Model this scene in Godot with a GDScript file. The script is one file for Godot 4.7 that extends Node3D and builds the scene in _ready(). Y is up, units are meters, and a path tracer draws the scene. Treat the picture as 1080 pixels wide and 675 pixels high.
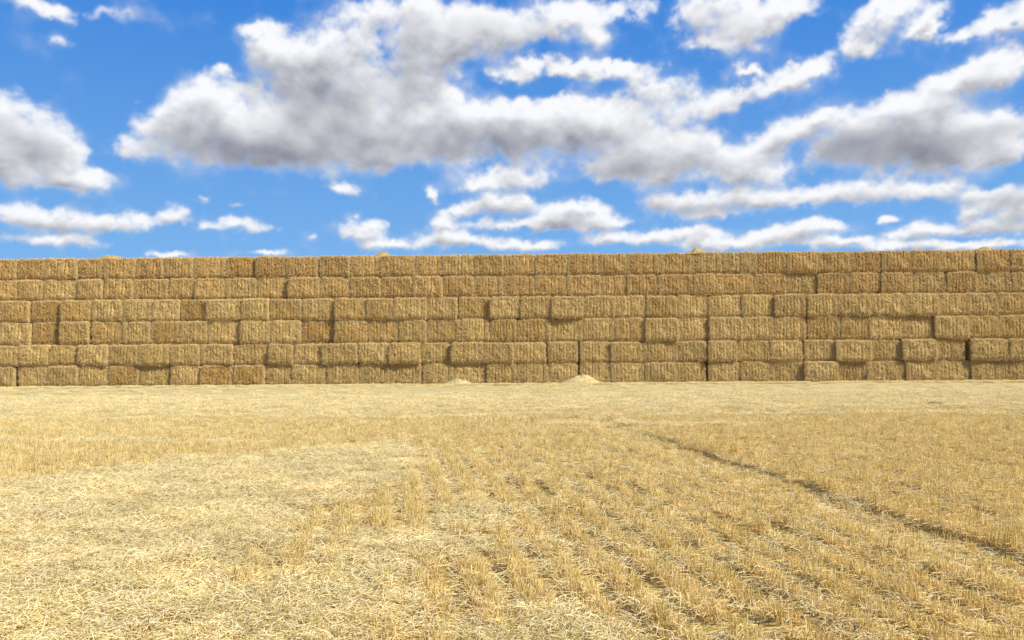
extends Node3D
# A long wall of big square straw bales, six courses high, behind a cut cereal field under fair-weather cumulus.

# Where bale meets bale along each course, in metres along the wall (top course first).
const JOINTS := [
	[-21.20, -20.01, -18.57, -17.46, -16.07, -14.86, -13.58, -12.15, -10.89, -9.59, -8.21, -6.87, -5.58, -4.09, -2.96, -1.59, -0.34, 0.98, 2.34, 3.66, 4.85, 6.21, 7.56, 8.83, 10.33, 11.52, 12.82, 14.16, 15.46, 16.72, 17.94, 19.38, 20.79],
	[-21.11, -20.05, -18.55, -17.44, -16.13, -14.62, -13.52, -12.18, -10.82, -9.50, -8.16, -6.83, -5.55, -4.21, -2.92, -1.61, -0.35, 0.97, 2.33, 3.76, 4.84, 6.15, 7.62, 8.87, 10.15, 11.50, 12.80, 14.14, 15.42, 16.75, 18.14, 19.39, 20.83],
	[-20.54, -19.19, -17.89, -16.52, -15.24, -14.10, -12.93, -11.43, -10.26, -8.87, -7.48, -6.13, -5.00, -3.59, -2.27, -0.93, 0.34, 1.63, 3.02, 4.33, 5.62, 6.92, 8.21, 9.58, 10.92, 12.25, 13.53, 14.90, 16.32, 17.65, 18.85, 20.17],
	[-20.48, -19.19, -17.90, -16.50, -15.29, -14.05, -12.88, -11.48, -10.19, -8.89, -7.48, -6.07, -4.77, -3.59, -2.13, -0.94, 0.20, 1.63, 2.97, 4.28, 5.55, 6.93, 8.21, 9.59, 10.90, 12.27, 13.66, 14.81, 16.20, 17.49, 18.85, 20.18],
	[-20.95, -19.62, -18.39, -17.07, -15.76, -14.44, -13.16, -11.76, -10.28, -9.21, -7.99, -6.46, -5.15, -3.83, -2.57, -1.18, 0.07, 1.46, 2.79, 4.11, 5.41, 6.67, 8.12, 9.38, 10.71, 12.10, 13.39, 14.85, 16.13, 17.52, 18.81, 20.43],
	[-21.01, -19.67, -18.31, -17.05, -15.76, -14.43, -13.17, -11.76, -10.40, -9.31, -7.83, -6.43, -5.15, -3.79, -2.44, -1.09, 0.18, 1.53, 2.78, 4.10, 5.50, 6.80, 8.11, 9.48, 10.69, 12.06, 13.50, 14.67, 16.26, 17.43, 18.94, 20.10],
]
const COURSE_BASE := [4.57, 3.67, 2.74, 1.765, 0.885, 0.0]
const COURSE_TALL := [0.91, 0.90, 0.93, 0.975, 0.88, 0.885]
const COURSE_BACK := [0.22, 0.20, 0.06, 0.05, 0.0, 0.0]
const COURSE_NAME := ["top row", "second row from top", "third row from top", "third row from bottom", "second row from bottom", "bottom row"]
# how far single bales stand out of (or back from) their course, metres
const STANDS_OUT := [
	{9: 0.04, 14: -0.04}, {10: 0.12, 14: 0.13, 22: 0.1, 23: 0.14, 26: -0.08},
	{1: -0.09, 6: -0.06, 7: 0.06, 8: 0.1, 11: 0.08, 12: 0.1, 13: 0.1, 16: 0.1, 17: 0.1, 18: 0.14, 25: 0.1, 26: 0.12, 27: 0.1, 28: 0.1, 29: 0.12},
	{1: -0.11, 2: 0.06, 8: 0.08, 10: -0.09, 21: 0.16, 23: 0.12, 30: 0.14},
	{3: 0.08, 5: 0.1, 6: 0.08, 11: 0.1, 12: 0.1, 13: 0.14, 15: 0.1, 16: 0.12, 17: 0.04, 20: 0.06, 23: 0.1, 27: 0.14, 29: 0.14, 30: 0.02, 31: 0.16, 32: 0.16},
	{9: -0.05, 22: -0.04, 26: 0.18, 27: -0.06, 28: 0.0},
]
# bales whose straw is another colour than the rest of their course: "dark", "pale", "grey"
const TONE := [
	{8: "dark", 9: "stained", 23: "grey", 24: "grey", 28: "stained", 15: "pale"}, {2: "pale", 8: "pale", 26: "grey", 30: "grey", 32: "grey", 33: "grey"},
	{1: "dark", 3: "pale", 4: "pale", 6: "dark", 7: "pale", 8: "pale", 26: "pale", 29: "pale"},
	{0: "pale", 1: "dark", 5: "dark", 8: "pale", 10: "dark", 21: "pale", 23: "pale", 24: "pale", 30: "pale"},
	{12: "pale", 23: "pale", 26: "pale", 29: "pale", 22: "grey"},
	{8: "dark", 4: "dark", 7: "dark", 26: "pale", 21: "grey", 0: "grey"},
]
# open joints: [course, joint, metres]
const OPEN_JOINTS := {"5_0": 0.12, "5_5": 0.07, "4_25": 0.1, "4_30": 0.17, "5_26": 0.08, "5_18": 0.07, "4_18": 0.08, "5_22": 0.09, "3_2": 0.04, "2_14": 0.05, "1_6": 0.03, "0_31": 0.05, "3_25": 0.05, "2_25": 0.05, "4_22": 0.04, "4_23": 0.05, "0_10": 0.04, "5_13": 0.06, "4_17": 0.06, "1_29": 0.04}

# Cumulus puffs of the sky: [azimuth (0 = straight ahead, + right), elevation, half width, half height, tilt, strength], degrees.
const CLOUD_PUFFS := [
	[-31.2, 21.1, 1.98, 0.69, 0, 1], [-27.2, 21.4, 1.58, 0.44, 0, 0.55], [-30.2, 19.1, 0.64, 0.50, 0, 0.6], [-17.9, 21.5, 1.29, 0.59, 0, 0.8], [-20.3, 18.6, 1.12, 0.36, 0, 0.5], 
	[-33.2, 14.7, 1.24, 1.22, 0, 1], [-32.2, 13.4, 2.28, 1.70, 0, 1], [-33.4, 11.9, 2.22, 1.42, 0, 1], [-30.3, 12.6, 1.48, 1.17, 0, 1], [-29.3, 10.9, 2.05, 0.78, 0, 1], 
	[-31.9, 10.6, 1.78, 0.58, 0, 0.6], [-28.7, 11.2, 0.98, 0.60, 0, 1], [-32.4, 8.7, 2.27, 0.93, 0, 1], [-30, 8.1, 2.65, 0.72, 0, 1], [-27.3, 8.2, 1.67, 0.55, 0, 1], 
	[-25.6, 8.6, 1.03, 0.37, 0, 1], [-23.9, 8.9, 1.06, 0.57, 0, 1], [-30.8, 6.9, 3.12, 0.54, 0, 1], [-21.8, 8.4, 1.10, 0.39, 0, 0.6], [-19.6, 8.7, 1.57, 0.52, 0, 0.8], 
	[-18, 8.4, 1.28, 0.40, 0, 0.55], [-21.8, 9.9, 0.49, 0.32, 0, 0.6], [-19.4, 10, 0.57, 0.39, 0, 0.6], [-14.5, 7.9, 0.46, 0.27, 0, 0.7], [-26.8, 13.5, 0.79, 0.84, 0, 1], 
	[-25.7, 13.3, 1.61, 1.09, 0, 1], [-23.9, 15.3, 1.48, 1.09, 0, 1], [-21.8, 16.6, 2.14, 1.33, 0, 1], [-22.4, 14.6, 3.33, 2.45, 0, 1], [-19.6, 16.1, 2.83, 2.16, 0, 1], 
	[-18.7, 13.9, 3.81, 1.90, 0, 1], [-15.8, 20.1, 1.97, 1.33, 0, 1], [-13.5, 20.6, 1.68, 1.22, 0, 1], [-14.5, 18, 3.99, 2.48, 0, 1], [-15.1, 15.1, 3.96, 2.86, 0, 1], 
	[-11.4, 21.3, 1.71, 1.10, 0, 1], [-9.7, 19.2, 5.16, 2.18, 0, 1], [-6.9, 18.4, 2.45, 1.27, 0, 1], [-11.8, 16, 4.07, 2.56, 0, 1], [-8.3, 16.7, 3.81, 1.61, 0, 1], 
	[-9.7, 13.7, 4.12, 1.32, 0, 1], [-12.1, 11.5, 1.35, 0.53, 0, 0.8], [-9.7, 23.3, 2.77, 1.19, 0, 0.8], [-6.9, 22.5, 4.90, 2.29, 0, 1], [-3.4, 21.6, 3.19, 1.36, 0, 1], 
	[-1.3, 22.7, 3.91, 1.34, 0, 1], [4.4, 23.1, 3.18, 1.33, 0, 1], [6.2, 21.9, 1.55, 0.98, 0, 1], [7.9, 23.7, 2.79, 0.83, 0, 1], [1.2, 20.1, 2.27, 0.82, 0, 1], 
	[0.1, 19.7, 1.28, 0.63, 0, 1], [-4.1, 16.5, 2.82, 1.17, 0, 1], [0.1, 16.9, 3.54, 0.91, 0, 1], [-5.6, 14.8, 4.20, 1.65, 0, 1], [-1.3, 14.9, 4.24, 1.85, 0, 1], 
	[2.9, 15.5, 4.23, 1.71, 0, 1], [7.2, 16, 3.14, 1.43, 0, 1], [4.4, 17.4, 1.76, 0.58, 0, 1], [8.6, 16.9, 2.77, 1.03, 0, 1], [7.2, 19.3, 3.49, 0.70, 0, 1], 
	[4.4, 19.4, 1.76, 0.57, 0, 1], [10.6, 18.1, 2.74, 0.89, 0, 1], [8.2, 19.8, 1.39, 0.44, 0, 1], [10.6, 14.6, 2.73, 1.95, 0, 1], [8.5, 13.3, 3.11, 1.46, 0, 1], 
	[7.1, 12.7, 1.74, 0.80, 0, 1], [10.9, 12.6, 1.91, 0.86, 0, 1], [0.1, 12.3, 2.83, 0.88, 0, 1], [-2, 11.8, 1.76, 0.61, 0, 1], [-5.6, 11.1, 0.63, 0.48, 0, 1], 
	[-0.6, 10.4, 2.47, 0.75, 0, 1], [-3.5, 10, 1.76, 0.55, 0, 1], [5, 10.2, 2.80, 0.75, 0, 1], [2.9, 9.5, 2.11, 0.62, 0, 1], [6, 9.1, 2.79, 0.62, 0, 1], [0.8, 8.9, 3.52, 0.48, 0, 1], 
	[-5.1, 9, 1.12, 0.69, 0, 1], [-4.9, 7.9, 2.10, 0.62, 0, 1], [-2.1, 7.6, 3.16, 0.56, 0, 1], [1.4, 7.5, 2.46, 0.49, 0, 1], [-10.4, 8.9, 1.50, 0.54, 0, 1], 
	[-11.1, 8.3, 2.04, 0.61, 0, 1], [-9, 7.5, 2.06, 0.48, 0, 1], [7.1, 7.8, 2.08, 0.62, 0, 1], [10.5, 7.7, 2.72, 0.61, 0, 1], [11.6, 10.2, 1.69, 0.87, 0, 1], 
	[14.1, 22.5, 3.34, 1.94, 0, 1], [17.4, 21.8, 2.91, 1.52, 0, 1], [14.1, 20.7, 1.67, 0.85, 0, 1], [20, 22.4, 3.14, 0.81, 0, 1], [17.3, 19, 0.91, 0.43, 0, 1], 
	[25.1, 20.2, 2.04, 1.02, 0, 1], [24.5, 19.3, 1.30, 0.64, 0, 1], [26.3, 21.3, 2.29, 0.67, 0, 1], [29.1, 20.4, 2.07, 0.66, 35, 1], [30.4, 19.2, 1.16, 0.66, 0, 1], 
	[33, 19.6, 1.75, 0.85, 0, 1], [32.5, 19, 1.27, 0.65, 0, 1], [14, 16.8, 3.00, 1.26, 0, 1], [16.7, 17.3, 2.60, 0.75, 20, 1], [21.1, 18.1, 1.98, 0.72, 15, 1], 
	[19.6, 17.7, 2.20, 0.55, 25, 1], [13.6, 14.1, 1.67, 1.30, 0, 1], [15.6, 13.1, 2.62, 1.42, 0, 1], [18.8, 13.9, 2.03, 1.08, 25, 1], [20.9, 14.7, 1.61, 0.56, 35, 1], 
	[22.3, 15.6, 0.91, 0.43, 0, 1], [17.9, 12, 2.56, 1.03, 0, 1], [22.5, 12.9, 1.57, 1.24, 0, 1], [24.4, 13.9, 2.35, 1.58, 0, 1], [26.7, 15.3, 2.26, 0.95, 0, 1], 
	[27.5, 13.1, 3.90, 1.90, 0, 1], [30.2, 13.9, 2.38, 1.50, 0, 1], [31.8, 12.5, 2.05, 1.43, 0, 1], [33.3, 13.4, 1.73, 1.01, 0, 1], [29.7, 12, 3.20, 1.00, 0, 1], 
	[32.8, 11.8, 2.00, 0.80, 0, 1], [30.8, 16.7, 2.36, 0.90, 15, 1], [32.9, 16.6, 1.75, 1.10, 0, 1], [29.2, 16.5, 1.35, 0.51, 0, 1], [13.2, 10.3, 2.34, 1.00, 0, 1], 
	[15.9, 10.4, 2.29, 0.86, 0, 1], [18.5, 10, 2.54, 0.78, 0, 1], [14.6, 9.2, 1.98, 0.47, 0, 1], [22.2, 10.1, 3.63, 0.76, 0, 1], [25.2, 10.4, 3.47, 0.99, 0, 1], 
	[28.8, 10, 1.63, 0.54, 0, 1], [31.2, 9.4, 1.55, 0.53, 0, 1], [32.2, 8.7, 2.53, 0.76, 0, 1], [33.4, 8, 1.47, 0.93, 0, 1], [32.7, 7.2, 2.00, 0.53, 0, 1], 
	[30.5, 8.1, 0.63, 0.48, 0, 1], [30.6, 7.2, 0.94, 0.36, 0, 1], [25.9, 8.3, 0.69, 0.31, 0, 1], [28.2, 7.5, 1.92, 0.55, 0, 1], [26.5, 7.2, 1.13, 0.37, 0, 1], 
	[20.3, 7.9, 2.23, 0.65, 0, 1], [18.7, 7.4, 2.53, 0.59, 0, 1], [22.1, 8, 1.09, 0.45, 0, 1], [15.8, 7.1, 3.91, 0.47, 0, 1], [13.5, 7.9, 2.00, 0.61, 0, 1], 
	[22.7, 6.8, 3.59, 0.39, 0, 1], [30.1, 6.3, 2.64, 0.36, 0, 1], [26.8, 6.4, 2.81, 0.37, 0, 1], [32.1, 6.1, 1.52, 0.35, 0, 1], [-23.9, 6.5, 1.06, 0.26, 0, 1], 
	[-17.7, 6.7, 1.28, 0.27, 0, 1], 
]
const CLOUD_CORES := [
	[-18.7, 13, 3.81, 1.40, 0.8], [-21.8, 13.4, 3.05, 1.12, 0.7], [-14.5, 16.4, 2.99, 1.90, 0.6], [-11.8, 17.9, 3.40, 1.58, 0.5], [-8.3, 19.3, 2.78, 1.26, 0.4], 
	[-12.5, 14, 4.04, 1.44, 0.6], [-2.7, 14.5, 4.23, 1.06, 0.6], [1.5, 14.5, 3.53, 1.07, 0.6], [4.3, 14.1, 2.11, 0.67, 0.5], [8.5, 12.7, 2.76, 0.80, 0.7], 
	[12.6, 12.8, 2.69, 0.79, 0.5], [25.8, 12.7, 3.44, 1.34, 1], [23.2, 12.9, 1.79, 1.24, 1], [28.6, 12.3, 2.73, 0.83, 0.8], [32.8, 13.2, 2.00, 0.57, 0.6], 
	[13.9, 9.6, 2.99, 0.53, 0.8], [10.5, 10, 1.36, 0.54, 0.5], [32.9, 8.9, 1.99, 0.70, 0.7], [32.7, 7.2, 2.00, 0.47, 0.5], [-32.2, 12.9, 2.03, 1.03, 0.5], 
	[-32.7, 11.9, 2.01, 0.86, 0.5], [-30.5, 7.7, 2.62, 0.48, 0.4], [-6.2, 21.9, 3.51, 1.53, 0.4], [-1.3, 22.6, 2.84, 1.22, 0.35], [16.1, 21.4, 2.63, 1.19, 0.35], 
	[0.1, 10, 2.82, 0.41, 0.4], [4.3, 8.8, 2.80, 0.41, 0.4], [24, 9.7, 3.54, 0.50, 0.4], 
]

var wall_turn := deg_to_rad(1.2)
var lumps := FastNoiseLite.new()
var ragged := FastNoiseLite.new()
var chance := RandomNumberGenerator.new()
var mats := {}


func _ready() -> void:
	# ---- camera
	var camera := Camera3D.new()
	camera.name = "camera"
	add_child(camera)
	camera.position = Vector3(0, 1.6, 0)
	camera.rotation_degrees = Vector3(1.93, 0, -0.40)
	camera.fov = 44.94
	camera.near = 0.05
	camera.far = 2000.0
	camera.current = true
	# ---- sky, sun, exposure
	var env := Environment.new()
	env.background_mode = Environment.BG_SKY
	var sky := Sky.new()
	var air := PanoramaSkyMaterial.new()
	air.panorama = ImageTexture.create_from_image(make_sky())
	sky.sky_material = air
	env.sky = sky
	env.background_energy_multiplier = 1.0
	env.tonemap_mode = Environment.TONE_MAPPER_LINEAR
	env.tonemap_exposure = 1.62
	env.sdfgi_enabled = true
	env.ssao_enabled = true
	env.ssil_enabled = true
	var around := WorldEnvironment.new()
	around.name = "environment"
	around.environment = env
	add_child(around)
	var sun := DirectionalLight3D.new()
	sun.name = "sun"
	sun.light_energy = 1.6
	sun.light_color = Color(1.0, 0.98, 0.86)
	sun.light_angular_distance = 0.5
	sun.shadow_enabled = true
	add_child(sun)
	var to_sun := Vector3(0.68, 0.63, 0.36)
	sun.look_at_from_position(Vector3.ZERO, -to_sun, Vector3.UP)
	print("sky done ", Time.get_ticks_msec())

	lumps.seed = 11
	lumps.noise_type = FastNoiseLite.TYPE_SIMPLEX_SMOOTH
	lumps.frequency = 1.0
	lumps.fractal_octaves = 3
	ragged.seed = 5
	ragged.frequency = 1.0
	ragged.fractal_octaves = 4
	make_materials()
	print("materials done ", Time.get_ticks_msec())
	build_ground()
	build_wall()
	print("wall done ", Time.get_ticks_msec())
	build_heaps()
	build_stubble()
	print("stubble done ", Time.get_ticks_msec())
	build_straw()
	print("straw done ", Time.get_ticks_msec())


# ------------------------------------------------------------------ sky
func make_sky() -> Image:
	var puffs := CLOUD_PUFFS.duplicate()
	var cores := CLOUD_CORES.duplicate()
	# the same kind of cumulus all round, in a layer of even height
	var r := RandomNumberGenerator.new()
	r.seed = 77
	for k in 230:
		var far := sqrt(r.randf()) * 7.5
		var az := r.randf_range(-180, 180)
		var el := rad_to_deg(atan2(1.0, far))
		var away := sqrt(far * far + 1.0)
		var ra := rad_to_deg(0.34 * r.randf_range(0.5, 1.3) / away) / cos(deg_to_rad(minf(el, 75.0)))
		var re := rad_to_deg(0.16 * r.randf_range(0.6, 1.3) / away) * (0.7 + sin(deg_to_rad(el)))
		if absf(az) < 35.5 + ra * 1.6 and el - re * 1.4 < 24.5:
			continue
		for j in 7:
			puffs.append([az + r.randf_range(-1, 1) * ra, el + r.randf_range(-0.4, 0.7) * re, ra * r.randf_range(0.35, 0.7), re * r.randf_range(0.4, 0.75), 0, r.randf_range(0.8, 1.0)])
		cores.append([az, el - 0.3 * re, ra * 0.8, re * 0.4, r.randf_range(0.3, 0.8)])
	var whole := sky_part(puffs, cores, -180.0, 90.0, 1024, 256, 1024.0 / 360.0)
	whole.resize(4096, 1024, Image.INTERPOLATE_CUBIC)
	var per := 4096.0 / 360.0
	var fine := sky_part(puffs, cores, -512.0 / per, 512.0 / per, 1024, 512, per)
	var out := Image.create(4096, 2048, false, Image.FORMAT_RGB8)
	out.fill(Color(0.66, 0.72, 0.78))
	# straight ahead lies at the picture's edge
	out.blit_rect(whole, Rect2i(0, 0, 2048, 1024), Vector2i(2048, 0))
	out.blit_rect(whole, Rect2i(2048, 0, 2048, 1024), Vector2i(0, 0))
	out.blit_rect(fine, Rect2i(0, 0, 512, 512), Vector2i(3584, 512))
	out.blit_rect(fine, Rect2i(512, 0, 512, 512), Vector2i(0, 512))
	return out


func sky_part(puffs: Array, cores: Array, az0: float, el_top: float, w: int, h: int, per: float) -> Image:
	var field := PackedFloat32Array()
	field.resize(w * h)
	var gray := PackedFloat32Array()
	gray.resize(w * h)
	for pass_ in 2:
		var list: Array = puffs if pass_ == 0 else cores
		for p in list:
			var pa: float = p[0]
			var pe: float = p[1]
			var ra: float = p[2]
			var re: float = p[3]
			var tilt: float = deg_to_rad(p[4]) if pass_ == 0 else 0.0
			var s: float = p[5] if pass_ == 0 else p[4]
			var ct := cos(tilt)
			var sn := sin(tilt)
			var reach := 2.0 * maxf(ra, re) if tilt != 0.0 else 2.0 * ra
			var reach_e := 2.0 * maxf(ra, re) * 0.8 if tilt != 0.0 else 2.0 * re
			var y0 := clampi(int((el_top - pe - reach_e) * per), 0, h)
			var y1 := clampi(int((el_top - pe + reach_e) * per) + 1, 0, h)
			var x0 := int(floor((pa - reach - az0) * per))
			var x1 := int(ceil((pa + reach - az0) * per))
			var round_ := w == 1024 and h == 256
			for y in range(y0, y1):
				var de := el_top - (y + 0.5) / per - pe
				for xx in range(x0, x1):
					var x := xx
					if round_:
						x = posmod(xx, w)
					elif xx < 0 or xx >= w:
						continue
					var da := az0 + (xx + 0.5) / per - pa
					var u := (da * ct + de * sn) / ra
					var v := (-da * sn + de * ct) / re
					if v < 0.0:
						v *= 1.25   # flatter bases
					var g := s * exp(-0.95 * (u * u + v * v))
					if pass_ == 0:
						field[y * w + x] = 1.0 - (1.0 - field[y * w + x]) * (1.0 - minf(g, 0.97))
					else:
						gray[y * w + x] = 1.0 - (1.0 - gray[y * w + x]) * (1.0 - minf(g, 0.97))
	var billow := FastNoiseLite.new()
	billow.seed = 3
	billow.noise_type = FastNoiseLite.TYPE_SIMPLEX_SMOOTH
	billow.fractal_type = FastNoiseLite.FRACTAL_RIDGED
	billow.fractal_octaves = 5
	billow.fractal_gain = 0.55
	billow.frequency = 1.0
	var wisp := FastNoiseLite.new()
	wisp.seed = 9
	wisp.fractal_octaves = 5
	wisp.fractal_gain = 0.58
	wisp.frequency = 1.0
	var mass := FastNoiseLite.new()
	mass.seed = 14
	mass.noise_type = FastNoiseLite.TYPE_SIMPLEX_SMOOTH
	mass.fractal_octaves = 3
	mass.fractal_gain = 0.42
	mass.frequency = 1.0
	var thick := PackedFloat32Array()
	thick.resize(w * h)
	var heap_ := PackedFloat32Array()
	heap_.resize(w * h)
	var veil := PackedFloat32Array()
	veil.resize(w * h)
	for y in h:
		var el := el_top - (y + 0.5) / per
		var ce := cos(deg_to_rad(el))
		var low := smoothstep(2.0, 20.0, el)
		for x in w:
			var az := deg_to_rad(az0 + (x + 0.5) / per)
			var d := Vector3(sin(az) * ce, sin(deg_to_rad(el)) * 1.1, -cos(az) * ce) * 57.3
			# the puffs' outlines are pulled about, then frayed
			var pull := lerpf(0.45, 1.0, low)
			var wx := wisp.get_noise_3dv(d * 0.16 + Vector3(50, 0, 0)) * 1.5 * pull + wisp.get_noise_3dv(d * 0.7 + Vector3(0, 90, 0)) * 0.5 * pull
			var wy := wisp.get_noise_3dv(d * 0.16 + Vector3(0, 0, 70)) * 1.0 * pull + wisp.get_noise_3dv(d * 0.7 + Vector3(30, 0, 9)) * 0.45 * pull
			var fx := x + int(round(wx * per))
			fx = posmod(fx, w) if h == 256 else clampi(fx, 0, w - 1)
			var f := field[clampi(y + int(round(wy * per)), 0, h - 1) * w + fx]
			var puffy := -lerpf(billow.get_noise_3dv(d * 0.42), billow.get_noise_3dv(d * 0.24), low)
			var fray := lerpf(wisp.get_noise_3dv(d * 0.9), wisp.get_noise_3dv(d * 0.5), low)
			var swell := lerpf(mass.get_noise_3dv(d * 0.34), mass.get_noise_3dv(d * 0.17), low)
			var n := puffy * 0.28 + fray * 0.40 + swell * 0.28
			thick[y * w + x] = f + n * (0.15 + 0.85 * smoothstep(0.03, 0.40, f)) - 0.435
			heap_[y * w + x] = f * 0.8 + swell * 0.75 + puffy * 0.16 + fray * 0.05
			veil[y * w + x] = smoothstep(0.10, 0.75, f * 0.9 + swell * 0.55 + fray * 0.22 + 0.12 * (1.0 - smoothstep(1.0, 9.0, el)))
	var bytes := PackedByteArray()
	bytes.resize(w * h * 3)
	for y in h:
		var el := el_top - (y + 0.5) / per
		var t := clampf(el / 26.0, 0.0, 1.0)
		var base := Vector3(0.31, 0.60, 0.91).lerp(Vector3(0.036, 0.215, 0.68), pow(t, 0.62))
		base = base.lerp(Vector3(0.03, 0.16, 0.55), smoothstep(20.0, 80.0, el))
		var step_ := (0.18 + 0.03 * minf(el, 40.0)) * per
		for x in w:
			var k := thick[y * w + x]
			var c := base.lerp(Vector3(0.66, 0.70, 0.79), 0.5 * veil[y * w + x])
			if k > -0.18:
				var occ := 0.0
				var relief := 0.0
				for j in 5:
					var off: float = step_ * [0.25, 0.6, 1.2, 2.1, 3.2][j]
					var up := maxi(0, y - maxi(1, int(off))) * w + clampi(x + int(off * 0.3), 0, w - 1)
					occ += clampf(thick[up] * 1.7, 0.0, 1.0)
					relief += (heap_[y * w + x] - heap_[up]) * [0.55, 0.5, 0.4, 0.25, 0.15][j]
				var lit := 0.88 - occ * 0.10 + clampf(relief * 0.85, -0.36, 0.34)
				lit = lit * (1.0 - 0.62 * gray[y * w + x]) - 0.08 * gray[y * w + x]
				var cloud := Vector3(0.25, 0.26, 0.315).lerp(Vector3(0.92, 0.93, 0.955), clampf(lit, 0.0, 1.0))
				c = c.lerp(cloud, pow(smoothstep(-0.18, 0.36, k), 0.85) * 0.985)
			c *= 0.645
			var q := Color(c.x, c.y, c.z).linear_to_srgb()
			var at := (y * w + x) * 3
			var dither := fmod(float((x * 7919 + y * 104729) % 1009) / 1009.0, 1.0)
			bytes[at] = clampi(int(q.r * 255.0 + dither), 0, 255)
			bytes[at + 1] = clampi(int(q.g * 255.0 + dither), 0, 255)
			bytes[at + 2] = clampi(int(q.b * 255.0 + dither), 0, 255)
	return Image.create_from_data(w, h, false, Image.FORMAT_RGB8, bytes)


# ------------------------------------------------------------------ materials
func straw_print(side: int, count: int, under: Color, stalks: Array, long_: Vector2, seed_: int) -> Array:
	# straws lying every way over one another: colour and height
	var r := RandomNumberGenerator.new()
	r.seed = seed_
	var n := FastNoiseLite.new()
	n.seed = seed_
	n.frequency = 0.03
	n.fractal_octaves = 4
	var color := PackedByteArray()
	color.resize(side * side * 3)
	var tall := PackedByteArray()
	tall.resize(side * side)
	for y in side:
		for x in side:
			# a seamless mottle: the noise is looked up on two circles
			var a := TAU * x / side
			var b := TAU * y / side
			var m := n.get_noise_3d(cos(a) * side / TAU + 31.0, sin(a) * side / TAU, cos(b) * side / TAU * 1.0) * 0.6 + n.get_noise_3d(sin(b) * side / TAU, cos(b) * side / TAU + 77.0, sin(a) * side / TAU) * 0.4
			var k := 1.0 + 0.5 * m
			var at := (y * side + x) * 3
			color[at] = clampi(int(under.r * k * 255), 0, 255)
			color[at + 1] = clampi(int(under.g * k * 255), 0, 255)
			color[at + 2] = clampi(int(under.b * k * 255), 0, 255)
			tall[y * side + x] = 40
	for j in count:
		var c: Color = stalks[r.randi() % stalks.size()]
		c = c * r.randf_range(0.85, 1.12)
		var px := r.randf() * side
		var py := r.randf() * side
		var turn := r.randf() * TAU
		var bend := r.randf_range(-0.012, 0.012)
		var wide := 1 if r.randf() < 0.5 else 2
		var top := int(60 + 190.0 * j / count)
		for s in int(r.randf_range(long_.x, long_.y)):
			px += cos(turn)
			py += sin(turn)
			turn += bend
			for o in wide:
				var x := posmod(int(px - sin(turn) * o), side)
				var y := posmod(int(py + cos(turn) * o), side)
				var at := (y * side + x) * 3
				color[at] = clampi(int(c.r * 255), 0, 255)
				color[at + 1] = clampi(int(c.g * 255), 0, 255)
				color[at + 2] = clampi(int(c.b * 255), 0, 255)
				tall[y * side + x] = top
	return [ImageTexture.create_from_image(Image.create_from_data(side, side, false, Image.FORMAT_RGB8, color)), ImageTexture.create_from_image(Image.create_from_data(side, side, false, Image.FORMAT_L8, tall))]


func straw_material(look: Array, tint: Color, per_metre: float, relief: float) -> StandardMaterial3D:
	var m := StandardMaterial3D.new()
	m.albedo_color = tint
	m.albedo_texture = look[0]
	m.heightmap_enabled = true
	m.heightmap_texture = look[1]
	m.heightmap_scale = relief
	m.uv1_triplanar = true
	m.uv1_world_triplanar = true
	m.uv1_scale = Vector3.ONE * per_metre
	m.roughness = 0.9
	m.metallic_specular = 0.25
	return m


func lin(r: float, g: float, b: float) -> Color:
	return Color(r, g, b).linear_to_srgb()


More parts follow.
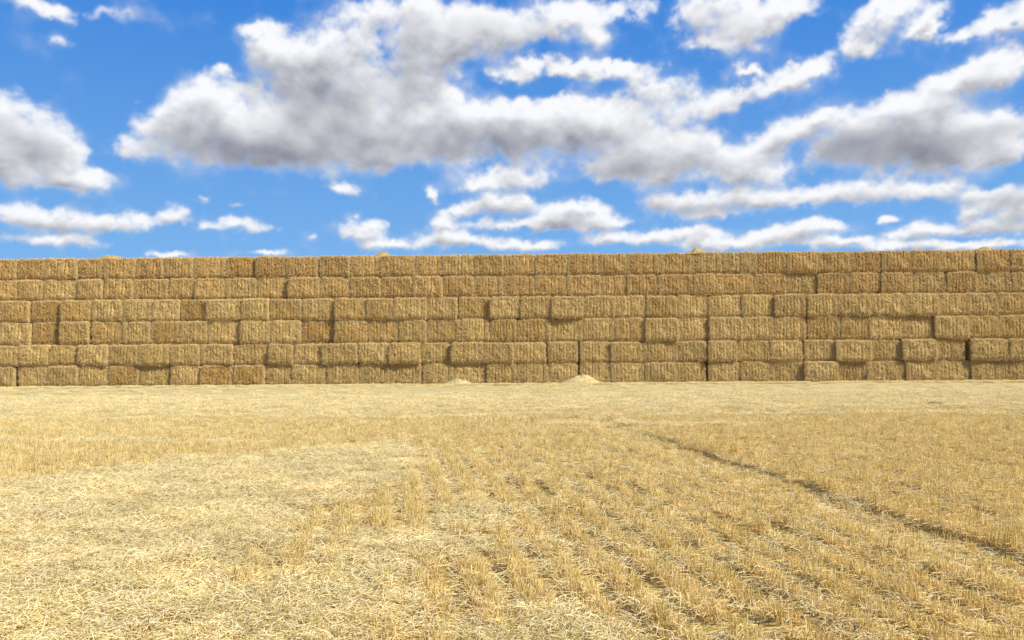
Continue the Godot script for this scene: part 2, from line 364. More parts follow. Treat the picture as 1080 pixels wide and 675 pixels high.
func make_materials() -> void:
	var bale_look := straw_print(1024, 9000, lin(0.34, 0.228, 0.092), [lin(0.63, 0.468, 0.228), lin(0.58, 0.415, 0.19), lin(0.47, 0.322, 0.132), lin(0.72, 0.575, 0.33), lin(0.385, 0.25, 0.095)], Vector2(20, 70), 21)
	mats.bale = straw_material(bale_look, Color(1.0, 1.0, 1.0), 0.73, 1.2)
	mats.bale_light = straw_material(bale_look, Color(1.07, 1.07, 1.07), 0.66, 1.2)
	mats.bale_brown = straw_material(bale_look, Color(0.98, 0.94, 0.87), 0.75, 1.2)
	mats.bale_low = straw_material(bale_look, Color(1.0, 1.0, 0.97), 0.67, 1.2)
	mats.bale_low_olive = straw_material(bale_look, Color(0.96, 0.96, 0.92), 0.77, 1.2)
	mats.bale_top = straw_material(bale_look, Color(1.0, 0.95, 0.92), 0.70, 1.2)
	mats.bale_top_light = straw_material(bale_look, Color(1.06, 1.02, 1.0), 0.74, 1.2)
	mats.bale_top_brown = straw_material(bale_look, Color(0.96, 0.90, 0.86), 0.65, 1.2)
	mats.dark = straw_material(bale_look, Color(0.90, 0.82, 0.70), 0.71, 1.2)
	mats.pale = straw_material(bale_look, Color(1.06, 1.07, 1.08), 0.69, 1.2)
	mats.grey = straw_material(bale_look, Color(0.95, 0.96, 0.97), 0.68, 1.2)
	mats.stained = straw_material(bale_look, Color(0.90, 0.81, 0.78), 0.72, 1.2)
	var field_look := straw_print(1024, 8000, lin(0.34, 0.225, 0.07), [lin(0.74, 0.60, 0.30), lin(0.66, 0.52, 0.22), lin(0.50, 0.36, 0.14), lin(0.82, 0.71, 0.43), lin(0.36, 0.25, 0.09)], Vector2(15, 60), 22)
	mats.field = straw_material(field_look, Color(1, 1, 1), 0.53, 1.0)
	var lane_look := straw_print(1024, 6000, lin(0.40, 0.33, 0.18), [lin(0.50, 0.42, 0.245), lin(0.44, 0.36, 0.20), lin(0.56, 0.48, 0.30), lin(0.36, 0.29, 0.155)], Vector2(8, 40), 23)
	mats.lane = straw_material(lane_look, Color(1, 1, 1), 0.47, 0.5)
	var twine := StandardMaterial3D.new()
	twine.albedo_color = lin(0.30, 0.20, 0.08)
	twine.roughness = 0.9
	mats.twine = twine
	var stalk := StandardMaterial3D.new()
	stalk.vertex_color_use_as_albedo = true
	stalk.roughness = 0.55
	stalk.metallic_specular = 0.4
	stalk.cull_mode = BaseMaterial3D.CULL_DISABLED
	stalk.backlight_enabled = true
	stalk.backlight = Color(0.9, 0.82, 0.55)
	mats.stalk = stalk


# ------------------------------------------------------------------ helpers
func structure(o: Node3D, called: String, label: String) -> void:
	o.name = called
	o.set_meta("kind", "structure")
	o.set_meta("label", label)
	add_child(o, true)


class Ribbons:
	# single straws as narrow folded strips, gathered into one mesh
	var at := PackedVector3Array()
	var tint := PackedColorArray()
	var index := PackedInt32Array()

	func straw(points: Array, across: Vector3, up: Vector3, wide: float, color: Color) -> void:
		var first := at.size()
		for p in points:
			at.append(p - across * wide * 0.5)
			at.append(p + up * wide * 0.35)
			at.append(p + across * wide * 0.5)
			for k in 3:
				tint.append(color)
		for s in points.size() - 1:
			var a := first + s * 3
			for k in 2:
				index.append_array([a + k, a + k + 1, a + k + 3, a + k + 1, a + k + 4, a + k + 3])

	func mesh(m: Material) -> ArrayMesh:
		var arrays := []
		arrays.resize(Mesh.ARRAY_MAX)
		arrays[Mesh.ARRAY_VERTEX] = at
		arrays[Mesh.ARRAY_COLOR] = tint
		arrays[Mesh.ARRAY_INDEX] = index
		var out := ArrayMesh.new()
		out.add_surface_from_arrays(Mesh.PRIMITIVE_TRIANGLES, arrays)
		out.surface_set_material(0, m)
		return out


func smooth_mesh(at: PackedVector3Array, index: PackedInt32Array, m: Material) -> ArrayMesh:
	var normal := PackedVector3Array()
	normal.resize(at.size())
	for k in range(0, index.size(), 3):
		var a := at[index[k]]
		var n := (at[index[k + 2]] - a).cross(at[index[k + 1]] - a)
		for j in 3:
			normal[index[k + j]] += n
	for k in normal.size():
		normal[k] = normal[k].normalized()
	var arrays := []
	arrays.resize(Mesh.ARRAY_MAX)
	arrays[Mesh.ARRAY_VERTEX] = at
	arrays[Mesh.ARRAY_NORMAL] = normal
	arrays[Mesh.ARRAY_INDEX] = index
	var out := ArrayMesh.new()
	out.add_surface_from_arrays(Mesh.PRIMITIVE_TRIANGLES, arrays)
	if m:
		out.surface_set_material(0, m)
	return out


# ------------------------------------------------------------------ ground
func across_rows(x: float, d: float) -> float:   # metres square to the drill rows of the near field
	return x * 0.986 + d * 0.169


func wheel_track(x: float, d: float) -> float:   # 1 on the wheel tracks that run away from the camera
	var p := across_rows(x, d) + 0.06 * ragged.get_noise_2d(d * 0.35, 3.0)
	if d > 16.5:
		return 0.0
	var t := smoothstep(3.95, 4.25, p) * (1.0 - smoothstep(4.62, 4.70, p))
	t = maxf(t, 0.62 * smoothstep(1.36, 1.44, p) * (1.0 - smoothstep(1.54, 1.62, p)) * (1.0 - smoothstep(8.0, 11.0, d)))
	t = maxf(t, 0.62 * smoothstep(2.32, 2.38, p) * (1.0 - smoothstep(2.48, 2.56, p)) * (1.0 - smoothstep(9.0, 13.0, d)))
	return t


func ground_height(x: float, z: float) -> float:
	var d := -z
	var lane := smoothstep(23.5, 25.8, d + x * 0.021)
	var h := 0.05 * lumps.get_noise_2d(x * 0.16, z * 0.16) + 0.022 * lumps.get_noise_2d(x * 0.9 + 40.0, z * 0.9)
	h -= 0.045 * wheel_track(x, d)
	h += 0.03 * lumps.get_noise_2d(x * 2.3 + 9.0, z * 2.3) * smoothstep(26.0, 20.0, d)
	var rows := (1.0 - smoothstep(11.5, 14.0, d - 0.15 * x)) * smoothstep(-3.0, 0.5, x + 0.12 * d) * (1.0 - wheel_track(x, d))
	h += 0.02 * rows * cos(TAU * (across_rows(x, d) + 9.0 - 0.045) / 0.32)
	var away := smoothstep(60.0, 200.0, Vector2(x, z).length())
	return lerpf(h, 0.01 * lumps.get_noise_2d(x * 0.5, z * 0.5) - 0.01, maxf(lane, away))


var mat_area := PackedVector2Array([Vector2(-2.5, 2.4), Vector2(-7.5, 2.4), Vector2(-9.5, 8.3), Vector2(-7.2, 8.7), Vector2(-6.13, 9.3), Vector2(-5.48, 10.2), Vector2(-4.85, 11.5), Vector2(-3.43, 11.7), Vector2(-1.94, 12.5), Vector2(-1.25, 11.6), Vector2(-1.21, 9.8), Vector2(-1.3, 8.6), Vector2(-1.85, 7.9), Vector2(-2.0, 6.8), Vector2(-2.1, 5.8), Vector2(-1.9, 5.2), Vector2(-1.0, 5.0), Vector2(-0.6, 4.2), Vector2(-1.2, 3.2)])


func matted(x: float, d: float) -> float:   # 1 where loose straw lies thick and flat, 0 where stubble stands
	var wx := x + 0.35 * ragged.get_noise_2d(x * 0.8, d * 0.8)
	var wd := d + 0.5 * ragged.get_noise_2d(x * 0.8 + 50.0, d * 0.8)
	var m := 0.0
	for k in 3:
		var o := Vector2(ragged.get_noise_2d(x * 2.6 + 70.0 * k, d * 2.6), ragged.get_noise_2d(x * 2.6, d * 2.6 + 90.0 * k))
		if Geometry2D.is_point_in_polygon(Vector2(wx, wd) + o * Vector2(0.5, 0.7) * smoothstep(-5.5, -2.5, x), mat_area):
			m += 1.0 / 3.0
	for e in [[-0.75, 6.25, 0.62, 0.5], [-0.3, 7.15, 0.55, 0.28], [-1.15, 4.75, 0.8, 0.5], [-1.1, 5.6, 0.5, 0.3], [0.1, 4.3, 0.5, 0.35]]:
		var q := Vector2((wx - e[0]) / e[2], (wd - e[1]) / e[3]).length()
		m = maxf(m, 1.0 - smoothstep(0.8, 1.1, q))
	m = maxf(m, 0.46 * wheel_track(x, d))
	# old wheelings along the headland
	var far := d + x * 0.021
	var sway := 0.35 * ragged.get_noise_2d(x * 0.2, 7.0)
	for b in [[12.95, 0.24, -30.0, -3.8, 0.75], [14.9, 0.35, -30.0, 4.0, 0.45], [14.7, 0.25, 5.0, 30.0, 0.5], [15.6, 0.4, 0.5, 5.0, 0.65], [17.6, 0.5, -30.0, 30.0, 0.45]]:
		if wx > b[2] and wx < b[3]:
			m = maxf(m, b[4] * (1.0 - smoothstep(b[1] * 0.3, b[1] * 1.5, absf(far - b[0] + sway))))
	m = maxf(m, 0.6 * smoothstep(14.5, 21.0, far + 3.0 * sway + 1.5 * ragged.get_noise_2d(x * 0.3, d * 0.9)))
	m = maxf(m, 0.97 * smoothstep(21.0, 25.0, far + 0.5 * ragged.get_noise_1d(x * 0.4)))
	return m


func build_ground() -> void:
	var xs := PackedFloat32Array()
	var zs := PackedFloat32Array()
	var x := -26.0
	while x <= 26.0:
		xs.append(x)
		x += 0.08 if absf(x) < 10.0 else 0.2
	var z := 0.0
	while z >= -36.0:
		zs.append(z)
		z -= 0.1 if z > -14.0 else 0.2
	var grow := 1.0
	while grow < 900.0:
		xs.insert(0, xs[0] - grow)
		xs.append(xs[-1] + grow)
		zs.insert(0, zs[0] + grow)
		zs.append(zs[-1] - grow)
		grow *= 1.7
	var at := PackedVector3Array()
	var index := PackedInt32Array()
	for zz in zs:
		for xx in xs:
			at.append(Vector3(xx, ground_height(xx, zz), zz))
	var w := xs.size()
	for j in zs.size() - 1:
		for i in w - 1:
			var a := j * w + i
			index.append_array([a, a + w, a + 1, a + 1, a + w, a + w + 1])
	var o := MeshInstance3D.new()
	o.mesh = smooth_mesh(at, index, mats.field)
	structure(o, "field_ground", "straw-littered soil of the cut cereal field")
	# the driven lane in front of the stack
	at = PackedVector3Array()
	index = PackedInt32Array()
	var n := 260
	for i in n + 1:
		var lx := -52.0 + 104.0 * i / n
		for j in 25:
			var t := j / 24.0
			var d := lerpf(25.4 + 0.35 * ragged.get_noise_1d(lx * 0.35) + 0.12 * ragged.get_noise_1d(lx * 2.0), 37.0, t) - lx * 0.021
			var h := ground_height(lx, -d) + 0.004 + 0.02 * smoothstep(0.0, 0.1, t)
			h += 0.03 * (lumps.get_noise_2d(lx * 0.12, d * 1.6)) * smoothstep(0.02, 0.2, t)
			h += 0.05 * smoothstep(31.2, 32.2, d + lx * 0.021) * (0.6 + lumps.get_noise_1d(lx * 0.7))
			at.append(Vector3(lx, h, -d))
	for i in n:
		for j in 24:
			var a := i * 25 + j
			index.append_array([a, a + 1, a + 25, a + 25, a + 1, a + 26])
	o = MeshInstance3D.new()
	o.mesh = smooth_mesh(at, index, mats.lane)
	structure(o, "lane", "worn lane of trodden chaff along the foot of the bale wall")


# ------------------------------------------------------------------ bales
class BaleShape:
	var grooves := []
	var noise: FastNoiseLite
	var shift: Vector3
	var bulge: float
	var skew: Vector2

	func displaced(q: Vector3, n: Vector3) -> Vector3:
		var wob := 0.014 * noise.get_noise_2d(q.y * 2.2 + shift.x * 3.0, q.z * 2.0)
		var g := 0.0
		for k in grooves:
			var e: float = (q.x - k[0] + wob) / 0.020
			if absf(e) < 3.0:
				g += k[1] * exp(-e * e) * clampf(0.75 + 0.9 * noise.get_noise_2d(q.y * 5.0 + k[0] * 40.0, q.z * 4.0 + shift.y), 0.1, 1.3)
		var amount := -g * (1.0 - n.x * n.x)
		var p := q * 1.0 + shift
		amount += 0.035 * noise.get_noise_3dv(p * 2.1) + 0.014 * noise.get_noise_3dv(p * 6.5) + 0.024 * noise.get_noise_3dv(p * Vector3(24, 13, 24))
		amount += 0.055 * smoothstep(-0.35, -0.8, q.z) * (1.0 - n.z * n.z)   # squeezed together inside the stack
		var out := q + n * amount
		# the cut end swells between the strings and sags a little
		var u := q.x / 0.65
		var v := (q.y - 0.45) / 0.45
		var front := smoothstep(-0.5, 0.0, q.z)
		out.z += front * (bulge * (1.0 - u * u) * (1.0 - 0.7 * v * v) + skew.x * u + skew.y * v)
		out.z -= 0.055 * smoothstep(-0.62, -1.0, v) * front   # undercut along the bottom edge
		var corner := smoothstep(0.72, 1.0, absf(u)) * smoothstep(0.6, 1.0, absf(v)) * front
		out -= Vector3(signf(u) * 0.02, signf(v) * 0.024, 0.03) * 0.7 * corner * (1.0 + sin(shift.x * 9.0 + signf(u) * 2.0 + signf(v)))
		return out


func bale_variant(k: int) -> Dictionary:
	var r := RandomNumberGenerator.new()
	r.seed = 400 + k
	var s := BaleShape.new()
	s.noise = FastNoiseLite.new()
	s.noise.seed = 90
	s.noise.frequency = 1.0
	s.noise.fractal_octaves = 2
	s.shift = Vector3(k * 13.7, k * 5.1, k * 3.3)
	s.bulge = r.randf_range(0.0, 0.07)
	s.skew = Vector2(r.randf_range(-0.03, 0.03), r.randf_range(-0.03, 0.025))
	var strings := 9
	for j in strings:
		s.grooves.append([-0.65 + 1.3 * (j + 0.5 + r.randf_range(-0.12, 0.12)) / strings, r.randf_range(0.016, 0.04)])
	var hx := 0.65
	var hz := 1.2
	var round_ := Vector3(r.randf_range(0.04, 0.065), r.randf_range(0.045, 0.07), r.randf_range(0.07, 0.10))
	var at := PackedVector3Array()
	var index := PackedInt32Array()
	# [normal axis, sign, first grid, second grid]
	var NX := 60
	var NY := 30
	var NZ := 12
	for face in 6:
		var na: int = [NX, NX, NX, NX, NY, NY][face]
		var nb: int = [NY, 8, NZ, NZ, NZ, NZ][face]
		var first := at.size()
		for i in na + 1:
			var a := i * 2.0 / na - 1.0
			for j in nb + 1:
				var b := j * 2.0 / nb - 1.0
				var deep := 0.0 - 2.4 * pow((b + 1.0) / 2.0, 1.7)
				var p: Vector3
				match face:
					0: p = Vector3(a * hx, 0.45 + b * 0.45, 0.0)
					1: p = Vector3(a * hx, 0.45 + b * 0.45, -2.4)
					2: p = Vector3(a * hx, 0.9, deep)
					3: p = Vector3(a * hx, 0.0, deep)
					4: p = Vector3(hx, 0.45 + a * 0.45, deep)
					5: p = Vector3(-hx, 0.45 + a * 0.45, deep)
				var q := p.clamp(Vector3(-hx + round_.x, round_.y, -2.4 + round_.z), Vector3(hx - round_.x, 0.9 - round_.y, -round_.z))
				var n := ((p - q) / round_).normalized()
				at.append(s.displaced(q + n * round_, (n / round_).normalized()))
		var flip := face in [1, 3, 4]
		for i in na:
			for j in nb:
				var c := first + i * (nb + 1) + j
				var d := c + nb + 1
				if flip:
					index.append_array([c, d, c + 1, d, d + 1, c + 1])
				else:
					index.append_array([c, c + 1, d, d, c + 1, d + 1])
	# loose ends of straw over the cut end and its edges
	var loose := Ribbons.new()
	var tones := [Color(0.63, 0.49, 0.26), Color(0.74, 0.61, 0.37), Color(0.50, 0.355, 0.155), Color(0.40, 0.27, 0.107)]
	for j in 2000:
		var p := Vector3(r.randf_range(-hx, hx), r.randf_range(0.02, 0.88), 0.0)
		if j % 9 == 0:
			p.y = 0.9 - absf(r.randfn(0, 0.03))
		elif j % 9 == 1:
			p.y = absf(r.randfn(0, 0.03))
		elif j % 9 <= 4:
			p.x = signf(p.x) * (hx - absf(r.randfn(0, 0.05)))
		var q := p.clamp(Vector3(-hx + round_.x, round_.y, -2.4), Vector3(hx - round_.x, 0.9 - round_.y, -round_.z))
		var n := ((p - q) / round_).normalized()
		p = s.displaced(q + n * round_, (n / round_).normalized())
		var turn := r.randf() * TAU
		var side := Vector3(cos(turn), sin(turn) * 0.8, 0.0)
		side = (side - n * side.dot(n)).normalized()
		var dir := (side + n * r.randf_range(0.05, 0.6)).normalized()
		var length := r.randf_range(0.03, 0.11)
		var across := dir.cross(n).normalized()
		loose.straw([p - dir * 0.01, p + dir * length * 0.5, p + dir * length + Vector3(0, -0.2, 0) * length], across, n, r.randf_range(0.006, 0.011), tones[r.randi() % (2 if j % 9 in [0, 2, 3] else 4)])
	# strings
	var twine := Ribbons.new()
	for g in s.grooves:
		var loop := []
		for j in 11:
			loop.append(Vector3(g[0], lerpf(0.06, 0.84, j / 10.0), -0.002))
		for j in 7:
			loop.append(Vector3(g[0], 0.9, -0.1 - 2.2 * j / 6.0))
		loop.append(Vector3(g[0], 0.5, -2.4))
		for j in 7:
			loop.append(Vector3(g[0], 0.0, -2.3 + 2.2 * j / 6.0))
		loop.append(loop[0])
		var points := []
		var ups := []
		for p: Vector3 in loop:
			var q := p.clamp(Vector3(-hx + round_.x, round_.y, -2.4 + round_.z), Vector3(hx - round_.x, 0.9 - round_.y, -round_.z))
			var n := ((p - q) / round_).normalized()
			points.append(s.displaced(q + n * round_, (n / round_).normalized()) + n * 0.004)
			ups.append(n)
		for j in points.size() - 1:
			var run: Vector3 = points[j + 1] - points[j]
			var up: Vector3 = (ups[j] + ups[j + 1]).normalized()
			twine.straw([points[j], points[j + 1]], run.cross(up).normalized(), up, 0.007, Color(1, 1, 1))
	return {"body": smooth_mesh(at, index, null), "loose": loose.mesh(mats.stalk), "twine": twine.mesh(mats.twine)}


func ordinal(n: int) -> String:
	var ones := ["zeroth", "first", "second", "third", "fourth", "fifth", "sixth", "seventh", "eighth", "ninth", "tenth", "eleventh", "twelfth", "thirteenth", "fourteenth", "fifteenth", "sixteenth", "seventeenth", "eighteenth", "nineteenth"]
	if n < 20:
		return ones[n]
	var tens := ["", "", "twent", "thirt"]
	return tens[n / 10] + "ieth" if n % 10 == 0 else tens[n / 10] + "y-" + ones[n % 10]


func wall_frame() -> Transform3D:
	return Transform3D(Basis(Vector3.UP, -wall_turn), Vector3(0, 0, -32.4))


func build_wall() -> void:
	var variants := []
	for k in 18:
		variants.append(bale_variant(k))
	chance.seed = 8
	var frame := wall_frame()
	var count := 0
	for course in 6:
		var joints: Array = JOINTS[course].duplicate()
		# the stack goes on past both edges of the view
		for k in 3:
			joints.insert(0, joints[0] - chance.randf_range(1.24, 1.38))
			joints.append(joints[-1] + chance.randf_range(1.24, 1.38))
		for b in joints.size() - 1:
			var i := b - 2   # 0 is the one cut by the left edge of the photograph
			var x0: float = joints[b]
			var x1: float = joints[b + 1]
			x0 += OPEN_JOINTS.get("%d_%d" % [course, i - 1], 0.0) * 0.5
			x1 -= OPEN_JOINTS.get("%d_%d" % [course, i], 0.0) * 0.5
			var tone: String = TONE[course].get(i, "")
			var out: float = STANDS_OUT[course].get(i, chance.randf_range(-0.03, 0.045))
			var bale := Node3D.new()
			bale.name = "straw_bale" if count == 0 else "straw_bale_%03d" % count
			var settle := 0.035 * lumps.get_noise_1d((x0 + x1) * 0.06 + course * 0.2) + 0.02 * lumps.get_noise_1d((x0 + x1) * 0.3 + course * 9.0)
			var local := Vector3((x0 + x1) * 0.5, COURSE_BASE[course] + settle * (1.0 - COURSE_BASE[course] / 9.0), out - COURSE_BACK[course])
			if course == 5:
				local.y = 0.0
			var turn := Basis.from_euler(Vector3(chance.randf_range(-0.015, 0.015), chance.randf_range(-0.03, 0.03), chance.randf_range(-0.018, 0.018)))
			bale.transform = frame * Transform3D(turn, local)
			add_child(bale)
			var v: Dictionary = variants[chance.randi() % variants.size()]
			var size := Vector3((x1 - x0) / 1.3 * 0.968, COURSE_TALL[course] / 0.9 * chance.randf_range(0.99, 1.015), 1.0)
			var body := MeshInstance3D.new()
			body.name = "body"
			body.mesh = v.body
			body.scale = size
			body.material_override = mats[tone] if tone else mats[[["bale_top", "bale_top_light", "bale_top_brown"], ["bale", "bale_light", "bale_brown"], ["bale_low", "bale_light", "bale_low_olive"]][course / 2][chance.randi() % 3]]
			bale.add_child(body)
			var twine := MeshInstance3D.new()
			twine.name = "twine"
			twine.mesh = v.twine
			twine.scale = size
			twine.set_meta("kind", "stuff")
			bale.add_child(twine)
			var loose := MeshInstance3D.new()
			loose.name = "loose_straw"
			loose.mesh = v.loose
			loose.scale = size
			loose.set_meta("kind", "stuff")
			bale.add_child(loose)
			var look: String = {"": "golden" if course > 1 else "tan", "dark": "dark brown", "pale": "pale", "grey": "greyish", "stained": "purplish brown"}[tone]
			if out > 0.09:
				look = "jutting " + look
			elif out < -0.09:
				look = "set-back " + look
			var last: int = JOINTS[course].size()
			if i >= 0 and i <= last:
				bale.set_meta("label", "%s straw bale, %s from photo's left edge, %s" % [look, ordinal(i + 1), COURSE_NAME[course]])
			else:
				var beyond: int = -i if i < 0 else i - last
				bale.set_meta("label", "straw bale in the %s, %s one past the photo's %s edge" % [COURSE_NAME[course], ordinal(beyond), "left" if i < 0 else "right"])
			bale.set_meta("category", "straw bale")
			bale.set_meta("group", "straw bales stacked in the wall")
			count += 1


# ------------------------------------------------------------------ heaps of loose straw
func heap(at: Vector3, size: Vector3, seed_: int, label: String, group: String, m: Material = null) -> void:
	var r := RandomNumberGenerator.new()
	r.seed = seed_
	var n := 22
	var pts := PackedVector3Array()
	var index := PackedInt32Array()
	for i in n + 1:
		for j in n + 1:
			var u := i * 2.0 / n - 1.0
			var v := j * 2.0 / n - 1.0
			var k := clampf(1.0 - Vector2(u, v).length(), 0.0, 1.0)
			var h := smoothstep(0.0, 0.9, k) * (1.0 + 0.5 * ragged.get_noise_2d(u * 2.0 + seed_, v * 2.0)) + 0.12 * k * ragged.get_noise_2d(u * 9.0, v * 9.0 + seed_)
			pts.append(Vector3(u * size.x, h * size.y - 0.02, v * size.z))
	for i in n:
		for j in n:
			var a := i * (n + 1) + j
			index.append_array([a, a + n + 1, a + 1, a + 1, a + n + 1, a + n + 2] if false else [a, a + 1, a + n + 1, a + n + 1, a + 1, a + n + 2])
	for k in range(0, index.size(), 3):
		var t := index[k + 1]
		index[k + 1] = index[k + 2]
		index[k + 2] = t
	var o := Node3D.new()
	o.name = "straw_heap"
	add_child(o, true)
	o.position = at
	o.set_meta("label", label)
	o.set_meta("category", "straw heap")
	o.set_meta("group", group)
	var mound := MeshInstance3D.new()
	mound.name = "mound"
	mound.mesh = smooth_mesh(pts, index, m if m else mats.lane)
	o.add_child(mound)
	var ribbons := Ribbons.new()
	var tones := [Color(0.56, 0.44, 0.24), Color(0.64, 0.53, 0.31), Color(0.46, 0.35, 0.17)]
	for j in 900:
		var p: Vector3 = pts[r.randi() % pts.size()]
		if p.y < 0.0:
			continue
		p += Vector3(r.randf_range(-0.05, 0.05), 0.01, r.randf_range(-0.05, 0.05))
		var turn := r.randf() * TAU
		var dir := Vector3(cos(turn), r.randf_range(-0.1, 0.35), sin(turn)).normalized()
		var length := r.randf_range(0.05, 0.18)
		ribbons.straw([p, p + dir * length * 0.5, p + dir * length + Vector3(0, -0.25, 0) * length], dir.cross(Vector3.UP).normalized(), Vector3.UP, 0.007, tones[r.randi() % 3])
	var loose := MeshInstance3D.new()
	loose.name = "loose_straw"
	loose.mesh = ribbons.mesh(mats.stalk)
	loose.set_meta("kind", "stuff")
	o.add_child(loose)


func build_heaps() -> void:
	var f := wall_frame()
	heap(f * Vector3(-2.25, 0.0, 0.18), Vector3(0.85, 0.26, 0.55), 1, "small heap of spilt chaff against the wall foot, left of the broader one", "heaps of spilt chaff")
	heap(f * Vector3(2.85, 0.0, 0.2), Vector3(1.15, 0.36, 0.6), 2, "broader heap of spilt chaff below an open joint at the wall foot", "heaps of spilt chaff")
	heap(f * Vector3(-5.55, 5.47, -0.7), Vector3(0.55, 0.2, 0.4), 3, "low tuft of loose straw on the wall top, left of the middle", "tufts of loose straw on the wall top", mats.bale)
	heap(f * Vector3(-17.4, 5.49, -0.7), Vector3(0.8, 0.16, 0.4), 4, "thin tuft of loose straw on the wall top near its left end", "tufts of loose straw on the wall top", mats.bale)
	heap(f * Vector3(7.9, 5.44, -0.6), Vector3(0.6, 0.26, 0.45), 5, "pointed tuft of loose straw on the wall top, right of the middle", "tufts of loose straw on the wall top", mats.bale)
	heap(f * Vector3(20.0, 5.42, -0.7), Vector3(0.9, 0.22, 0.4), 6, "low tuft of loose straw on the wall top near its right end", "tufts of loose straw on the wall top", mats.bale)


# ------------------------------------------------------------------ stubble and loose straw
func in_reach(x: float, d: float) -> bool:
	return d > 2.4 and absf(x) < 0.70 * d + 2.2


func copies(parent: Node3D, called: String, mesh: Mesh, places: Array, tints: Array) -> void:
	if places.is_empty():
		return
	var mm := MultiMesh.new()
	mm.transform_format = MultiMesh.TRANSFORM_3D
	mm.use_colors = true
	mm.mesh = mesh
	mm.instance_count = places.size()
	for k in places.size():
		mm.set_instance_transform(k, places[k])
		mm.set_instance_color(k, tints[k])
	var o := MultiMeshInstance3D.new()
	o.name = called
	o.multimesh = mm
	o.set_meta("kind", "stuff")
	parent.add_child(o, true)


func build_stubble() -> void:
	var r := chance
	r.seed = 31
	var kinds := 12
	var meshes := []
	var tones := [Color(0.71, 0.60, 0.315), Color(0.80, 0.70, 0.43), Color(0.58, 0.445, 0.185), Color(0.85, 0.78, 0.55), Color(0.65, 0.525, 0.25)]
	for k in kinds:
		var t := Ribbons.new()
		for j in 15:
			var p := Vector3(r.randfn(0, 0.019), -0.02, r.randf_range(-0.05, 0.05))
			var lean := Vector3(r.randfn(0, 0.22), 1.0, r.randfn(0, 0.26)).normalized()
			var tall := r.randf_range(0.6, 1.2) * 0.078
			if r.randf() < 0.2:
				lean = Vector3(r.randfn(0, 1.0), 0.7, r.randfn(0, 1.0)).normalized()
			var turn := r.randf() * TAU
			var across := Vector3(cos(turn), 0, sin(turn))
			var up := Vector3(-sin(turn), 0, cos(turn))
			t.straw([p, p + lean * (tall + 0.02)], across, up, r.randf_range(0.0036, 0.0058), tones[r.randi() % 5] * r.randf_range(0.88, 1.1))
		for j in 4:   # leaf sheaths, torn and bent
			var p := Vector3(r.randfn(0, 0.025), 0.01, r.randf_range(-0.05, 0.05))
			var turn := r.randf() * TAU
			var dir := Vector3(cos(turn), 0.7, sin(turn)).normalized()
			t.straw([p, p + dir * 0.05, p + dir * 0.08 + Vector3(cos(turn), -0.5, sin(turn)) * 0.04], Vector3(-sin(turn), 0, cos(turn)), Vector3.UP, 0.006, Color(0.72, 0.57, 0.30))
		meshes.append(t.mesh(mats.stalk))
	var places := []
	var tints := []
	for k in kinds:
		places.append([])
		tints.append([])
	# near field: drill rows running away to the left; headland: rows along the wall
	for part in 2:
		var spacing := 0.16
		var along := 0.052
		var p0 := -9.0 if part == 0 else 11.0
		var p1 := 12.5 if part == 0 else 26.0
		var row := 0
		var p := p0
		while p < p1:
			var strong := 0.85 + 0.25 * r.randf()
			var gap := row % 2 == 1
			var wave := r.randf() * 50.0
			var q := 1.5 if part == 0 else -20.5
			var q1 := 16.0 if part == 0 else 20.5
			while q < q1:
				q += along * r.randf_range(0.8, 1.2)
				var side := p + r.randfn(0, 0.012) + 0.02 * ragged.get_noise_2d(q * 0.6, wave) + (0.0 if not gap else -0.07)
				var x := side * 0.986 - q * 0.169 if part == 0 else q
				var d := side * 0.169 + q * 0.986 if part == 0 else side - q * 0.021
				if not in_reach(x, d):
					continue
				var edge := 13.6 + 0.25 * x - 0.018 * x * x + 0.4 * ragged.get_noise_1d(x * 0.4)
				edge = clampf(edge, 11.4, 15.2)
				if (d > edge) == (part == 0):
					continue
				var m := matted(x, d)
				var patch := 0.5 + 0.5 * ragged.get_noise_2d(x * 0.55 + 20.0, d * 0.55)
				var clump := ragged.get_noise_2d(x * 3.2 + 300.0, d * 3.2)
				var chance_here := (1.0 - m) * strong * clampf(0.55 + patch * 0.6 + clump * 1.1, 0.05, 1.0)
				if m > 0.3:
					chance_here = maxf(chance_here, clampf(0.12 + clump * 0.5 + (patch - 0.5) * 1.2, 0.03, 0.5))
				if part == 0 and absf(across_rows(x, d) - 4.86) < 0.16 and m < 0.4:
					chance_here = 1.0
				if r.randf() > chance_here:
					continue
				var k := r.randi() % kinds
				var size := r.randf_range(0.8, 1.2) * (0.62 if m > 0.5 else 1.0) * lerpf(0.85, 1.15, patch) * (1.0 + 0.5 * clump)
				if part == 1:
					size *= lerpf(1.0, 0.6, smoothstep(13.0, 24.0, d))
				if part == 0 and absf(across_rows(x, d) - 4.92) < 0.2:
					size *= 1.3   # the uncrushed edge beside the wheel track
				if x < -3.0 and d > 9.0 and d < 12.7 and m < 0.5:
					size *= 1.3
				var b := Basis(Vector3.UP, (0.17 if part == 0 else PI / 2) + r.randfn(0, 0.3) + (PI if r.randf() < 0.5 else 0.0))
				b = Basis(Vector3(r.randfn(0, 1), 0, r.randfn(0, 1)).normalized(), r.randfn(0, 0.10 if m < 0.5 else 0.45)) * b
				b = b.scaled(Vector3(1.0, size, 1.0))
				places[k].append(Transform3D(b, Vector3(x, ground_height(x, -d), -d)))
				var tint := r.randf_range(0.85, 1.12) * (0.85 if m > 0.5 and d < 14.0 else 1.0)
				tints[k].append(Color(tint, tint * r.randf_range(0.96, 1.02), tint * r.randf_range(0.9, 1.08)))
			row += 1
			p += spacing
	var o := Node3D.new()
	o.name = "stubble"
	o.set_meta("kind", "stuff")
	o.set_meta("label", "cut golden stubble standing in drill rows over the field")
	o.set_meta("category", "stubble")
	add_child(o)
	var total := 0
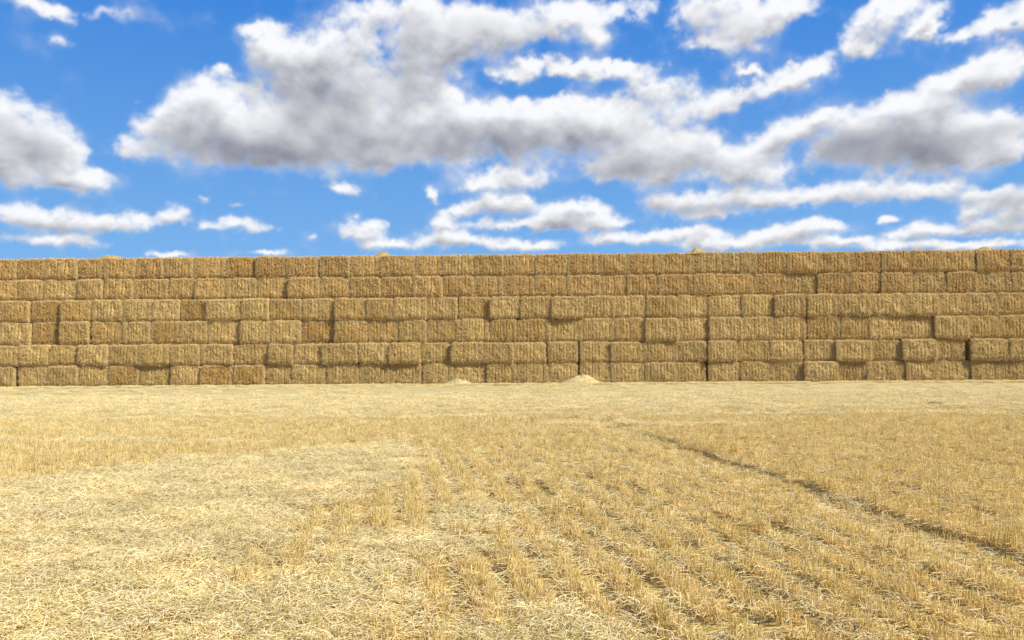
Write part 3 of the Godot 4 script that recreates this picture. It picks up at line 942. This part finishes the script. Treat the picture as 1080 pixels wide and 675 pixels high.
	for k in kinds:
		total += places[k].size()
		copies(o, "stubble_tufts", meshes[k], places[k], tints[k])
	print("tufts ", total)


func build_straw() -> void:
	var r := chance
	r.seed = 57
	var kinds := 10
	var meshes := []
	var tones := [Color(0.80, 0.71, 0.45), Color(0.86, 0.80, 0.58), Color(0.70, 0.58, 0.30), Color(0.78, 0.70, 0.47), Color(0.52, 0.40, 0.17)]
	for k in kinds:
		var t := Ribbons.new()
		for j in 80:
			var a := r.randf() * TAU
			var off := sqrt(r.randf()) * 0.2
			var p := Vector3(cos(a) * off, absf(r.randfn(0.004, 0.010)), sin(a) * off)
			var turn := r.randf() * TAU
			var length := r.randf_range(0.02, 0.085) if j > 5 else r.randf_range(0.08, 0.16)
			var dir := Vector3(cos(turn), r.randfn(0.10, 0.30), sin(turn)).normalized()
			var bend := Vector3(-sin(turn), 0, cos(turn)) * r.randfn(0, 0.12) * length
			p -= dir * length * 0.5
			p.y = maxf(p.y, 0.003)
			var tip := p + dir * length
			tip.y = maxf(tip.y, 0.003)
			t.straw([p, (p + tip) * 0.5 + bend + Vector3(0, 0.05 * length, 0), tip], Vector3(-sin(turn), 0, cos(turn)), Vector3.UP, r.randf_range(0.0032, 0.0052), tones[r.randi() % 5] * r.randf_range(0.85, 1.1))
		meshes.append(t.mesh(mats.stalk))
	var places := []
	var tints := []
	for k in kinds:
		places.append([])
		tints.append([])
	var step_ := 0.15
	var d := 2.4
	while d < 32.2:
		var x := -0.7 * d - 2.2
		while x < 0.7 * d + 2.2:
			x += step_
			var px := x + r.randf_range(-1, 1) * step_
			var pd := d + r.randf_range(-1, 1) * step_
			var m := matted(px, pd)
			var clump := 0.5 + 0.5 * ragged.get_noise_2d(px * 1.3 + 90.0, pd * 1.3)
			var many := lerpf(0.42 + 0.9 * clump * clump, 1.0, m)
			if pd + px * 0.021 > 25.3:
				many = (0.75 * clump if pd + px * 0.021 > 31.3 else 0.03) + 0.2 * clump * clump * smoothstep(0.1, 0.4, ragged.get_noise_2d(px * 0.1, pd * 1.4 + 60.0))
			if m < 0.3 and pd < 13.0:   # some of the alleys between the rows are bare
				var alley := fposmod(across_rows(px, pd) + 9.0, 0.32)
				if alley > 0.12 and alley < 0.30 and ragged.get_noise_2d(floor((across_rows(px, pd) + 9.0) / 0.32) * 7.3, pd * 0.45) > -0.22:
					many *= 0.1
			if r.randf() > many:
				continue
			for j in (3 if pd > 16.0 and m > 0.4 else 2 if m > 0.5 else 1):
				var k := r.randi() % kinds
				var b := Basis(Vector3.UP, r.randf() * TAU)
				b = Basis(Vector3(r.randfn(0, 1), 0, r.randfn(0, 1)).normalized(), r.randfn(0, 0.06)) * b
				var y := ground_height(px, -pd) + 0.004 + 0.012 * j + (0.03 * clump if m > 0.5 else 0.0)
				if pd + px * 0.021 > 25.4:
					y += 0.015
				places[k].append(Transform3D(b.scaled(Vector3(1, r.randf_range(0.6, 1.5), 1)), Vector3(px, y, -pd)))
				var tint := r.randf_range(0.84, 1.1) * (0.99 + 0.18 * ragged.get_noise_2d(px * 0.9 + 400.0, pd * 0.9))
				tints[k].append(Color(tint, tint * r.randf_range(0.97, 1.02), tint * r.randf_range(0.9, 1.08)))
		d += step_
	var o := Node3D.new()
	o.name = "loose_straw"
	o.set_meta("kind", "stuff")
	o.set_meta("label", "pale loose straw lying matted over the stubble field")
	o.set_meta("category", "straw")
	add_child(o)
	var total := 0
	for k in kinds:
		total += places[k].size()
		copies(o, "straw_litter", meshes[k], places[k], tints[k])
	print("litter ", total)
